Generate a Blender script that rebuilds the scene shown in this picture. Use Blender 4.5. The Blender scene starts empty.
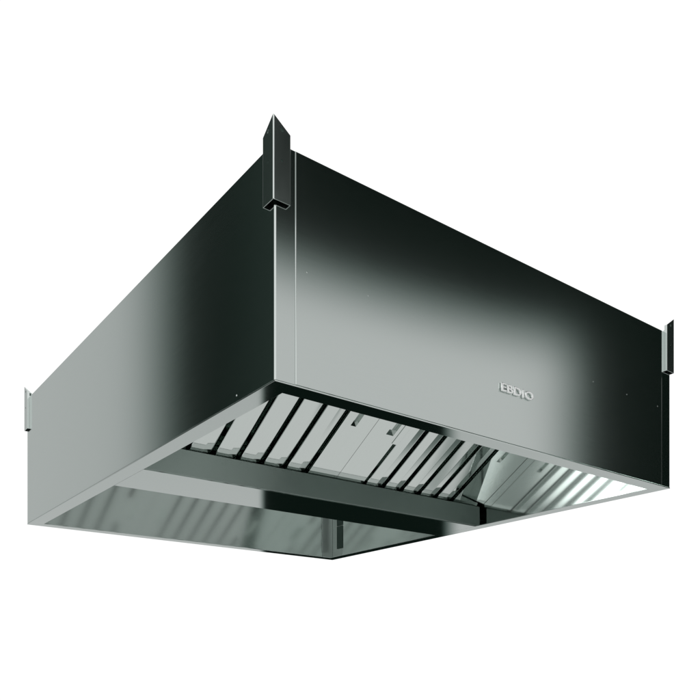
import bpy, bmesh, math
from mathutils import Matrix, Vector

C = bpy.context.scene.collection
L, D, H = 1.504, 1.870, 0.500          # hood: width, depth, height (m)
CX, CY = L / 2, D / 2
HANG = 2.0                             # height of the hood's lower edge
TH = math.atan(0.60)                   # slope of the filters

# ------------------------------------------------------------------ materials
def steel(name, col, rough, grain=(1, 1, 60), amp=0.03, bump=0.02, smudge=0.04):
    m = bpy.data.materials.new(name); m.use_nodes = True
    nt = m.node_tree; N = nt.nodes; K = nt.links
    b = N['Principled BSDF']
    b.inputs['Metallic'].default_value = 1.0
    tc = N.new('ShaderNodeTexCoord')
    mp = N.new('ShaderNodeMapping'); mp.inputs['Scale'].default_value = grain
    K.new(tc.outputs['Object'], mp.inputs['Vector'])
    n1 = N.new('ShaderNodeTexNoise'); n1.inputs['Scale'].default_value = 14; n1.inputs['Detail'].default_value = 4
    K.new(mp.outputs[0], n1.inputs['Vector'])
    n2 = N.new('ShaderNodeTexNoise'); n2.inputs['Scale'].default_value = 3.2; n2.inputs['Detail'].default_value = 3
    K.new(tc.outputs['Object'], n2.inputs['Vector'])
    def math2(op, a, bb):
        x = N.new('ShaderNodeMath'); x.operation = op
        for i, v in enumerate((a, bb)):
            if isinstance(v, (int, float)): x.inputs[i].default_value = v
            else: K.new(v, x.inputs[i])
        return x.outputs[0]
    r = math2('ADD', rough - amp / 2 - smudge / 2, math2('MULTIPLY', n1.outputs[0], amp))
    r = math2('ADD', r, math2('MULTIPLY', n2.outputs[0], smudge))
    K.new(r, b.inputs['Roughness'])
    mix = N.new('ShaderNodeMix'); mix.data_type = 'RGBA'
    mix.inputs['A'].default_value = (*[c * 0.975 for c in col], 1)
    mix.inputs['B'].default_value = (*[c * 1.02 for c in col], 1)
    K.new(n1.outputs[0], mix.inputs['Factor'])
    K.new(mix.outputs['Result'], b.inputs['Base Color'])
    bp = N.new('ShaderNodeBump'); bp.inputs['Strength'].default_value = bump; bp.inputs['Distance'].default_value = 0.002
    K.new(n1.outputs[0], bp.inputs['Height']); K.new(bp.outputs[0], b.inputs['Normal'])
    return m

TINT = (0.598, 0.643, 0.625)
M_SHELL = steel('brushed_steel_shell', TINT, 0.095, (1, 1, 40), 0.02, 0.0, 0.015)
M_BACK = steel('brushed_steel_lining', TINT, 0.125, (1, 1, 40), 0.02, 0.0, 0.03)
M_LINER = steel('bright_steel_shell', TINT, 0.078, (1, 1, 40), 0.012, 0.0, 0.012)
M_BRACKET = steel('bracket_steel', TINT, 0.135, (4, 4, 1), 0.02, 0.0, 0.05)
M_MASK = steel('dull_steel', TINT, 0.42, (4, 4, 1), 0.05, 0.0, 0.05)
M_RIM = steel('brushed_steel_rim', TINT, 0.055, (6, 6, 6), 0.015, 0.0, 0.015)
M_INNER = steel('brushed_steel_channel', TINT, 0.22, (1, 40, 80), 0.06, 0.003)
M_FILTER = steel('filter_steel', (0.60, 0.645, 0.622), 0.05, (25, 1, 1), 0.01, 0.0, 0.01)
M_CHROME = steel('polished_chrome', (0.86, 0.88, 0.87), 0.06, (5, 5, 5), 0.01, 0.0, 0.01)
M_BLACK = steel('dark_steel', (0.07, 0.10, 0.088), 0.35, (5, 5, 5))  # dark tone for the hole plugs and the dark bar

# ------------------------------------------------------------------ mesh tools
def weighted_normals(me, smooth):
    """rounded edges shade smoothly while the flat faces beside them stay flat"""
    me.polygons.foreach_set('use_smooth', [True] * len(me.polygons))
    me.set_sharp_from_angle(angle=math.radians(179))
    lim = math.cos(math.radians(smooth)); at = {}
    for p in me.polygons:
        for v in p.vertices: at.setdefault(v, []).append((p.normal.copy(), p.area ** 2))
    out = [None] * len(me.loops)
    for p in me.polygons:
        for li in p.loop_indices:
            n = Vector()
            for m, a in at[me.loops[li].vertex_index]:
                if m.dot(p.normal) > lim: n += m * a
            out[li] = (n if n.length > 0 else p.normal).normalized()
    me.normals_split_custom_set(out)

class MB:
    def __init__(s): s.bm = bmesh.new()
    def add(s, bm, M=None):
        if M is not None: bmesh.ops.transform(bm, matrix=M, verts=bm.verts)
        me = bpy.data.meshes.new('tmp'); bm.to_mesh(me); bm.free()
        s.bm.from_mesh(me); bpy.data.meshes.remove(me)
    def box(s, x0, x1, y0, y1, z0, z1, bev=0.0, seg=2, M=None):
        bm = bmesh.new(); bmesh.ops.create_cube(bm, size=1)
        for v in bm.verts:
            v.co = Vector((x0 if v.co.x < 0 else x1, y0 if v.co.y < 0 else y1, z0 if v.co.z < 0 else z1))
        if bev: bmesh.ops.bevel(bm, geom=bm.edges[:], offset=bev, segments=seg, profile=0.5, affect='EDGES')
        s.add(bm, M)
    def loft(s, rings, M=None, caps=True):
        bm = bmesh.new(); R = [[bm.verts.new(p) for p in r] for r in rings]; n = len(R[0])
        for a, b in zip(R, R[1:]):
            for i in range(n): bm.faces.new((a[i], a[(i + 1) % n], b[(i + 1) % n], b[i]))
        if caps: bm.faces.new(R[0][::-1]); bm.faces.new(R[-1])
        bmesh.ops.recalc_face_normals(bm, faces=bm.faces)
        s.add(bm, M)
    def dome(s, c, n, r, h):
        n = Vector(n).normalized(); q = n.to_track_quat('Z', 'Y')
        rings = []
        for k in range(4):
            a = k / 3 * math.pi / 2 * 0.9
            rings.append([Vector(c) + q @ Vector((r * math.cos(a) * math.cos(t * math.pi / 6), r * math.cos(a) * math.sin(t * math.pi / 6), h * math.sin(a))) for t in range(12)])
        s.loft(rings)
    def build(s, name, mat, parent, smooth=40, shift=True):
        me = bpy.data.meshes.new(name)
        if shift: bmesh.ops.translate(s.bm, vec=(-CX, -CY, 0), verts=s.bm.verts)
        s.bm.to_mesh(me); s.bm.free()
        weighted_normals(me, smooth)
        me.materials.append(mat)
        o = bpy.data.objects.new(name, me); C.objects.link(o); o.parent = parent
        return o

def rounded(pts, radii, seg=5):
    """round the corners of a closed 2-D outline"""
    out = []; n = len(pts)
    for i, p in enumerate(pts):
        r = radii[i]; p = Vector(p)
        if r <= 0: out.append(p); continue
        a = (Vector(pts[i - 1]) - p).normalized(); b = (Vector(pts[(i + 1) % n]) - p).normalized()
        p0, p1 = p + a * r, p + b * r; c = p + (a + b) * r        # right angles only
        for k in range(seg + 1):
            t = k / seg * math.pi / 2
            out.append(c - b * r * math.cos(t) - a * r * math.sin(t))
    return out

# ------------------------------------------------------------------ the hood
hood = bpy.data.objects.new('extractor_hood', None); C.objects.link(hood)
hood.location = (CX, CY, HANG); hood.empty_display_size = 0.2
hood['label'] = 'large box-shaped brushed steel kitchen extractor hood with pointed corner brackets and sloping baffle filters underneath'
hood['category'] = 'extractor hood'

T = 0.003
Z0 = 0.0036
# side panels, folded round the corners onto the front and the back
def side_panel(flip):
    f = (lambda x: L - x) if flip else (lambda x: x)
    R = 0.0035
    out = [(0.0505, 0), (0, 0), (0, D), (0.0505, D), (0.0505, D - T), (T, D - T), (T, T), (0.0505, T)]
    ring = rounded(out, [0, R, R, 0, 0, 0, 0, 0])
    mb = MB()
    e = 0.0009
    def r(z, k): return [Vector((f(p.x), p.y, z)) for p in ring]
    mb.loft([r(Z0, 0), r(H, 0)])
    o = mb.build('side_panel', M_LINER if flip else M_SHELL, hood)
    mb = MB()
    nx = 1 if flip else -1
    mb.dome((f(0), 0.163, 0.017), (nx, 0, 0), 0.0023, 0.0010)
    mb.build('rivet', M_SHELL, o)
    return o
side_panel(False); side_panel(True)

def face_panel(name, y0, y1, ny):
    mb = MB(); bm = bmesh.new(); bmesh.ops.create_cube(bm, size=1)
    for v in bm.verts:
        v.co = Vector((0.0507 if v.co.x < 0 else L - 0.0507, y0 if v.co.y < 0 else y1, Z0 if v.co.z < 0 else H))
    yo = y0 if ny < 0 else y1
    ed = [e for e in bm.edges if abs(e.verts[0].co.y - yo) < 1e-6 and abs(e.verts[1].co.y - yo) < 1e-6 and max(e.verts[0].co.z, e.verts[1].co.z) > 0.1]
    bmesh.ops.bevel(bm, geom=ed, offset=0.0019, segments=3, profile=0.5, affect='EDGES')
    mb.add(bm)
    o = mb.build(name, M_SHELL if ny < 0 else M_BACK, hood)
    yf = y0 if ny < 0 else y1
    for k in range(9):
        mb = MB(); mb.dome((0.080 + 0.1685 * k, yf, 0.251), (0, ny, 0), 0.0016, 0.00035)
        mb.build('rivet', M_SHELL, o)
    return o
front = face_panel('front_panel', -0.0022, T, -1)
back = face_panel('back_panel', D - T, D + 0.0022, 1)

mb = MB(); mb.box(T + .0005, L - T - .0005, T + .0005, D - T - .0005, H - 0.006, H - 0.003)
mb.build('top_panel', M_SHELL, hood)

# bottom rim: four mitred strips
W = 0.050; TR = 0.003
def rim(pts):
    mb = MB(); bm = bmesh.new()
    v = [bm.verts.new((x, y, 0)) for x, y in pts]; f = bm.faces.new(v)
    g = bmesh.ops.extrude_face_region(bm, geom=[f])
    bmesh.ops.translate(bm, vec=(0, 0, TR), verts=[q for q in g['geom'] if isinstance(q, bmesh.types.BMVert)])
    bmesh.ops.recalc_face_normals(bm, faces=bm.faces)
    long = [e for e in bm.edges if abs(e.verts[0].co.x - e.verts[1].co.x) < 1e-4 or abs(e.verts[0].co.y - e.verts[1].co.y) < 1e-4]
    long = [e for e in long if e.calc_length() > 0.1]
    bmesh.ops.bevel(bm, geom=long, offset=0.0006, segments=2, profile=0.5, affect='EDGES')
    mb.add(bm); return mb.build('rim_strip', M_RIM, hood)
g = 0.0001
rim([(g, 0), (L - g, 0), (L - W - g, W), (W + g, W)])
rim([(g, D), (W + g, D - W), (L - W - g, D - W), (L - g, D)])
rim([(0, g), (W, W + g), (W, D - W - g), (0, D - g)])
rim([(L, g), (L, D - g), (L - W, D - W - g), (L - W, W + g)])

# grease channel across the middle
Y0, Y1, HC = 0.817, 1.053, 0.083
XE = L - 0.024
mb = MB()
mb.box(0.006, XE, Y0 + 0.0004, Y0 + 0.0034, TR + 0.0004, HC, 0.0008)
mb.box(0.006, XE, Y1 - 0.0034, Y1 - 0.0004, TR + 0.0004, HC, 0.0008)
mb.box(0.006, XE, Y0 + 0.0036, Y0 + 0.012, HC - 0.003, HC, 0.0006)
mb.box(0.006, XE, Y1 - 0.012, Y1 - 0.0036, HC - 0.003, HC, 0.0006)
mb.box(0.006, L - 0.006, Y0 + 0.02, Y1 - 0.02, TR + 0.03, TR + 0.033)
gc = mb.build('grease_channel', M_INNER, hood)
mb = MB(); mb.box(W + 0.0002, L - W - 0.0002, Y0, Y1, 0.0000, TR, 0.0)
mb.build('channel_plate', M_RIM, gc)
mb = MB(); mb.box(L - 0.066, L - T - 0.0006, D - T - 0.0030, D - T - 0.0004, 0.008, 0.44, 0.0008)  # dull plate added to hide the dark bar's reflection in the back panel
mb.build('reflection_mask', M_MASK, hood)
for z0, z1 in ((0.050, 0.1635), (0.1665, 0.40)):  # dark bar in two pieces on the right inner wall
    mb = MB(); mb.box(L - T - 0.0040, L - T - 0.0005, 1.777, 1.823, z0, z1, 0.001)
    mb.build('dark_strip', M_BLACK, hood)

# ------------------------------------------------------------------ filters
LF = 0.78; PITCH = 0.0883; SLOT = 0.0150
def filter_matrix(xc, far):
    V = Vector((0, -math.cos(TH), math.sin(TH))); Wd = Vector((0, math.sin(TH), math.cos(TH)))
    M = Matrix(((1, 0, 0, xc), (0, V.y, Wd.y, Y0 + 0.0145), (0, V.z, Wd.z, HC + 0.002), (0, 0, 0, 1)))
    if far:
        M = Matrix.Translation((L, D, 0)) @ Matrix.Rotation(math.pi, 4, 'Z') @ M
    return M
def strip(mb, xc, hw, M, depth=0.022, r=0.006):
    def ring(v, w, k=0.0):
        pts = [(-hw + k, depth), (-hw + k, 0.0015), (-hw + k + 0.0015, 0), (0.16 * hw, 0), (0.24 * hw, 0.0001), (hw - k - 0.006, 0.0020), (hw - k - 0.002, 0.0034), (hw - k, 0.008), (hw - k, depth)]
        return [Vector((xc + x, v, w + y)) for x, y in pts]
    mb.loft([ring(-0.013, 0.0035, 0.005), ring(0, 0.0, 0.0005), ring(0.004, 0, 0), ring(LF, 0, 0)], M)
def side_plate(mb, xa, xb, hx0, hx1, M):
    """flat margin of a filter with a recessed finger slot"""
    v0, v1, ha, hb = 0.0, LF, 0.235, 0.36
    bm = bmesh.new(); q = lambda x, v, w: bm.verts.new((x, v, w))
    O = [q(xa, v0, 0), q(xb, v0, 0), q(xb, v1, 0), q(xa, v1, 0)]
    I = [q(hx0, ha, 0), q(hx1, ha, 0), q(hx1, hb, 0), q(hx0, hb, 0)]
    B = [q(hx0, ha + .014, 0.012), q(hx1 - .002, ha + .014, 0.012), q(hx1 - .002, hb, 0.012), q(hx0, hb, 0.012)]
    U = [q(xa, v0, 0.026), q(xb, v0, 0.026), q(xb, v1, 0.026), q(xa, v1, 0.026)]
    E2 = [q(xa + .004, v0 - .013, 0.0035), q(xb - .004, v0 - .013, 0.0035), q(xb - .004, v0 - .013, 0.026), q(xa + .004, v0 - .013, 0.026)]
    for i in range(4):
        j = (i + 1) % 4
        bm.faces.new((O[i], O[j], I[j], I[i])); bm.faces.new((I[i], I[j], B[j], B[i]))
        if i: bm.faces.new((O[j], O[i], U[i], U[j]))
    bm.faces.new(B)
    bm.faces.new((O[0], E2[0], E2[1], O[1])); bm.faces.new((E2[0], E2[3], E2[2], E2[1]))
    bm.faces.new((O[1], E2[1], E2[2], U[1])); bm.faces.new((E2[0], O[0], U[0], E2[3])); bm.faces.new((U[0], U[1], E2[2], E2[3]))
    bm.faces.new((U[0], U[3], U[2], U[1]))
    bmesh.ops.recalc_face_normals(bm, faces=bm.faces)
    mb.add(bm, M)
HW = 0.3463
def baffle_filter(xc, far):
    M = filter_matrix(xc, far); mb = MB()
    e = 2.5 * PITCH + SLOT / 2
    for k in range(5): strip(mb, (k - 2) * PITCH, (PITCH - SLOT) / 2, M)
    side_plate(mb, e, HW, 0.262, 0.284, M); side_plate(mb, -HW, -e, -0.282, -0.250, M)
    for k in range(6):                                              # the second row of baffles behind the gaps
        x = (k - 2.5) * PITCH
        mb.box(x - .028, x + .028, 0.0, LF, 0.036, 0.038, M=M)
        mb.box(x - .028, x - .026, 0.0, LF, 0.026, 0.036, M=M)
        mb.box(x + .026, x + .028, 0.0, LF, 0.026, 0.036, M=M)
    mb.box(-HW, HW, -.012, .0, 0.0265, 0.040, M=M)
    mb.box(-HW, HW, LF, LF + .003, 0.0, 0.040, M=M)
    o = mb.build('baffle_filter', M_FILTER, hood, 35)
    mb = MB(); mb.box(-0.2345, -0.2085, 0.204, 0.40, -0.0022, -0.0002, 0.0008, M=M)
    mb.build('latch', M_FILTER, o)
    return o
for far in (False, True):
    for xc in (0.416, 1.110): baffle_filter(xc, far)
    M = filter_matrix(0, far)
    for x0, x1 in ((0.0045, 0.0692), (1.4568, L - 0.0045)):
        mb = MB(); mb.box(x0, x1, 0.0, LF, 0.001, 0.004, 0.0005, M=M)
        mb.build('filler_strip', M_FILTER, hood)

# ------------------------------------------------------------------ hanging brackets
def bracket_mesh():
    o, a, t = 0.0092, 0.0335, 0.0014
    pl = [(-o, -o), (a, -o), (a, -0.0003), (a - t, -0.0003), (a - t, -o + t), (-o + t, -o + t), (-o + t, a - t), (-0.0003, a - t), (-0.0003, a), (-o, a)]
    ring = rounded(pl, [0.0025, 0.001, 0, 0, 0, 0, 0, 0, 0, 0.001], 4)
    zt = lambda p: 0.5505 - 0.70 * (max(p.x, p.y) + o)
    mb = MB()
    mb.loft([[Vector((p.x, p.y, 0.374)) for p in ring], [Vector((p.x, p.y, zt(p))) for p in ring]])
    ob = mb.build('hanging_bracket', M_BRACKET, None, 30, shift=False)
    cut = MB()
    for s, z, r in ((0.012, 0.524, 0.0042), (0.012, 0.460, 0.0026)):
        for ax in (0, 1):
            def ring2(d): return [Vector((s + r * math.cos(k * math.pi / 8), d, z + r * math.sin(k * math.pi / 8)) if ax == 0 else (d, s + r * math.cos(k * math.pi / 8), z + r * math.sin(k * math.pi / 8))) for k in range(16)]
            cut.loft([ring2(-o - .004), ring2(-o + t + .003)])
    co = cut.build('cutter', M_SHELL, None, 30, shift=False)
    md = ob.modifiers.new('holes', 'BOOLEAN'); md.object = co; md.solver = 'EXACT'
    dg = bpy.context.evaluated_depsgraph_get()
    me = bpy.data.meshes.new_from_object(ob.evaluated_get(dg))
    bpy.data.objects.remove(ob); bpy.data.objects.remove(co)
    return me
bm_me = bracket_mesh(); weighted_normals(bm_me, 30); bm_me.name = 'hanging_bracket'
for x, y, rz in ((0, 0, 0), (L, 0, math.pi / 2), (L, D, math.pi), (0, D, -math.pi / 2)):
    b = bpy.data.objects.new('hanging_bracket', bm_me); C.objects.link(b); b.parent = hood
    b.location = (x - CX, y - CY, 0); b.rotation_euler = (0, 0, rz)
    for q, r in ((0.524, 0.0049), (0.460, 0.0033)):  # dark plugs added behind the holes, their colour stands in for shade
        mb = MB(); mb.box(0.012 - r, 0.012 + r, -0.0074, -0.0056, q - r, q + r, 0.0005); mb.build('hole_plug', M_BLACK, b, shift=False)
        mb = MB(); mb.box(-0.0074, -0.0056, 0.012 - r, 0.012 + r, q - r, q + r, 0.0005); mb.build('hole_plug', M_BLACK, b, shift=False)

# ------------------------------------------------------------------ raised chrome lettering
def lettering(text, x0, z0, width, height):
    cu = bpy.data.curves.new('lettering', 'FONT'); cu.body = text
    cu.size = 1; cu.extrude = 0.04; cu.bevel_depth = 0.042; cu.bevel_resolution = 3; cu.offset = 0.010; cu.space_character = 1.06
    ob = bpy.data.objects.new('lettering', cu); C.objects.link(ob)
    dg = bpy.context.evaluated_depsgraph_get()
    me = bpy.data.meshes.new_from_object(ob.evaluated_get(dg)); bpy.data.objects.remove(ob)
    xs = [v.co.x for v in me.vertices]; ys = [v.co.y for v in me.vertices]
    sx = width / (max(xs) - min(xs)); sy = height / (max(ys) - min(ys)); mx, my = min(xs), min(ys)
    for v in me.vertices:
        x, y, z = v.co
        v.co = (x0 + (x - mx) * sx - CX, -0.0022 - 0.0034 - z * 0.034 - CY, z0 + (y - my) * sy)
    me.materials.clear(); me.materials.append(M_CHROME)
    o = bpy.data.objects.new('lettering', me); C.objects.link(o); o.parent = front
    return o
lettering('EBDIO', 0.689, 0.1325, 0.129, 0.023)

# ------------------------------------------------------------------ camera
cam = bpy.data.cameras.new('camera'); co = bpy.data.objects.new('camera', cam); C.objects.link(co)
cam.sensor_width = 36; cam.lens = 782.98 / 700 * 36; cam.shift_y = (682.4 - 350) / 700
cam.clip_start = 0.01; cam.clip_end = 200
co.location = (-0.86437, -1.39800, HANG - 0.63025); co.rotation_euler = (math.pi / 2, 0, -0.649558)
bpy.context.scene.camera = co

# ------------------------------------------------------------------ studio light (white cyclorama, soft boxes and black flags drawn into the world colour)
w = bpy.data.worlds.new('World'); bpy.context.scene.world = w; w.use_nodes = True
nt = w.node_tree; N = nt.nodes; K = nt.links; N.clear()
def val(v, sock):
    if isinstance(v, (int, float)): sock.default_value = v
    else: K.new(v, sock)
def mth(op, a, b=0.0, c=None):
    n = N.new('ShaderNodeMath'); n.operation = op; val(a, n.inputs[0]); val(b, n.inputs[1])
    if c is not None: val(c, n.inputs[2])
    return n.outputs[0]
def sm(x, lo, hi):
    n = N.new('ShaderNodeMapRange'); n.interpolation_type = 'SMOOTHSTEP'
    a, b, t0, t1 = (lo, hi, 0.0, 1.0) if lo < hi else (hi, lo, 1.0, 0.0)
    val(x, n.inputs['Value']); n.inputs['From Min'].default_value = a; n.inputs['From Max'].default_value = b
    n.inputs['To Min'].default_value = t0; n.inputs['To Max'].default_value = t1
    return n.outputs['Result']
def win(x, a, b, c, d): return mth('MULTIPLY', sm(x, a, b), sm(x, d, c))
def mul(*a):
    r = a[0]
    for b in a[1:]: r = mth('MULTIPLY', r, b)
    return r
def mix(a, b, f):                       # a + (b-a)*f
    return mth('ADD', a, mth('MULTIPLY', mth('SUBTRACT', b, a), f))
geo = N.new('ShaderNodeTexCoord'); sep = N.new('ShaderNodeSeparateXYZ'); K.new(geo.outputs['Generated'], sep.inputs[0])
DEG = 180 / math.pi
az = mth('MULTIPLY', mth('ARCTAN2', sep.outputs['X'], sep.outputs['Y']), DEG)
el = mth('MULTIPLY', mth('ARCSINE', sep.outputs['Z']), DEG)
DARK = 0.005
# upper half
up = 1.04
up = mix(up, 0.555, win(az, -62, -52, -10, 4))
up = mix(up, mix(0.034, 0.007, sm(az, -33.5, -26.5)), win(az, -46, -38, -25.6, -20.6))
thr = mth('ADD', mth('MULTIPLY', mth('SUBTRACT', az, 130.0), 0.26), 23.4)
box = mul(sm(az, 125.2, 129.6), sm(mth('SUBTRACT', el, thr), 2.2, -2.6))
fr = mix(DARK, 0.71, box)
up = mix(up, fr, win(az, 94, 104, 150, 158))
# lower half
lo = 0.62
lo = mix(lo, 0.56, mul(win(az, 2, 10, 60, 66), sm(el, -34, -28)))
lo = mix(lo, DARK, mul(win(az, 30.5, 31.1, 43.8, 45.4), sm(el, -36, -30)))
def ramp(x, pts):
    r = pts[0][1]
    for (a, va), (b, vb) in zip(pts, pts[1:]):
        if va != vb: r = mth('ADD', r, mth('MULTIPLY', sm(x, a, b), vb - va))
    return r
east = ramp(el, ((-48.4, 0.75), (-47.7, 0.42), (-47.1, 0.42), (-46.6, 0.72), (-46.1, 0.66), (-45.5, 0.15)))
east = mix(0.75, east, sm(az, 76.0, 80.5))
lo = mix(lo, east, mul(win(az, 60, 66, 108, 118), sm(el, -30, -36)))
west = ramp(el, ((-44.9, 0.30), (-44.5, 3.2), (-44.3, 3.2), (-43.95, 0.34), (-41.2, 0.44)))  # narrow bright band added to put a reflected sliver on the filter
glow = ramp(el, ((-41.2, 0.0), (-39.8, 1.8), (-36.5, 5.6)))  # added bright zone, whitens reflections on the right inner wall
west = mth('ADD', west, mth('MULTIPLY', glow, sm(az, -82.0, -84.2)))
west = mix(0.34, west, sm(az, -77.0, -80.5))
lo = mix(lo, west, mul(win(az, -94, -91, -74, -68), sm(el, -14, -20)))
lo = mix(lo, 0.95, mul(win(az, -140, -130, -98, -94), sm(el, -30, -38)))
v = mix(lo, up, sm(el, -4.5, -2.2))
cmb = N.new('ShaderNodeCombineColor')
lowv = mth('MINIMUM', v, 0.68); hiv = mth('SUBTRACT', v, lowv)
n_ = mth('DIVIDE', lowv, 0.68)
for i, e in enumerate((1.10, 0.97, 1.015)):
    K.new(mth('ADD', mth('ADD', mth('MULTIPLY', mth('POWER', n_, e), 0.68), hiv), (0.0012, 0.0032, 0.0022)[i]), cmb.inputs[i])
bg = N.new('ShaderNodeBackground'); K.new(cmb.outputs[0], bg.inputs['Color']); bg.inputs['Strength'].default_value = 1.0
wo = N.new('ShaderNodeOutputWorld'); K.new(bg.outputs[0], wo.inputs['Surface'])

s = bpy.context.scene
s.view_settings.view_transform = 'Standard'; s.view_settings.look = 'None'
s.view_settings.exposure = 0; s.view_settings.gamma = 1
s.cycles.sample_clamp_indirect = 4.0; s.cycles.max_bounces = 16; s.cycles.glossy_bounces = 12
try: w.cycles.sampling_method = 'MANUAL'; w.cycles.sample_map_resolution = 1024
except Exception: pass
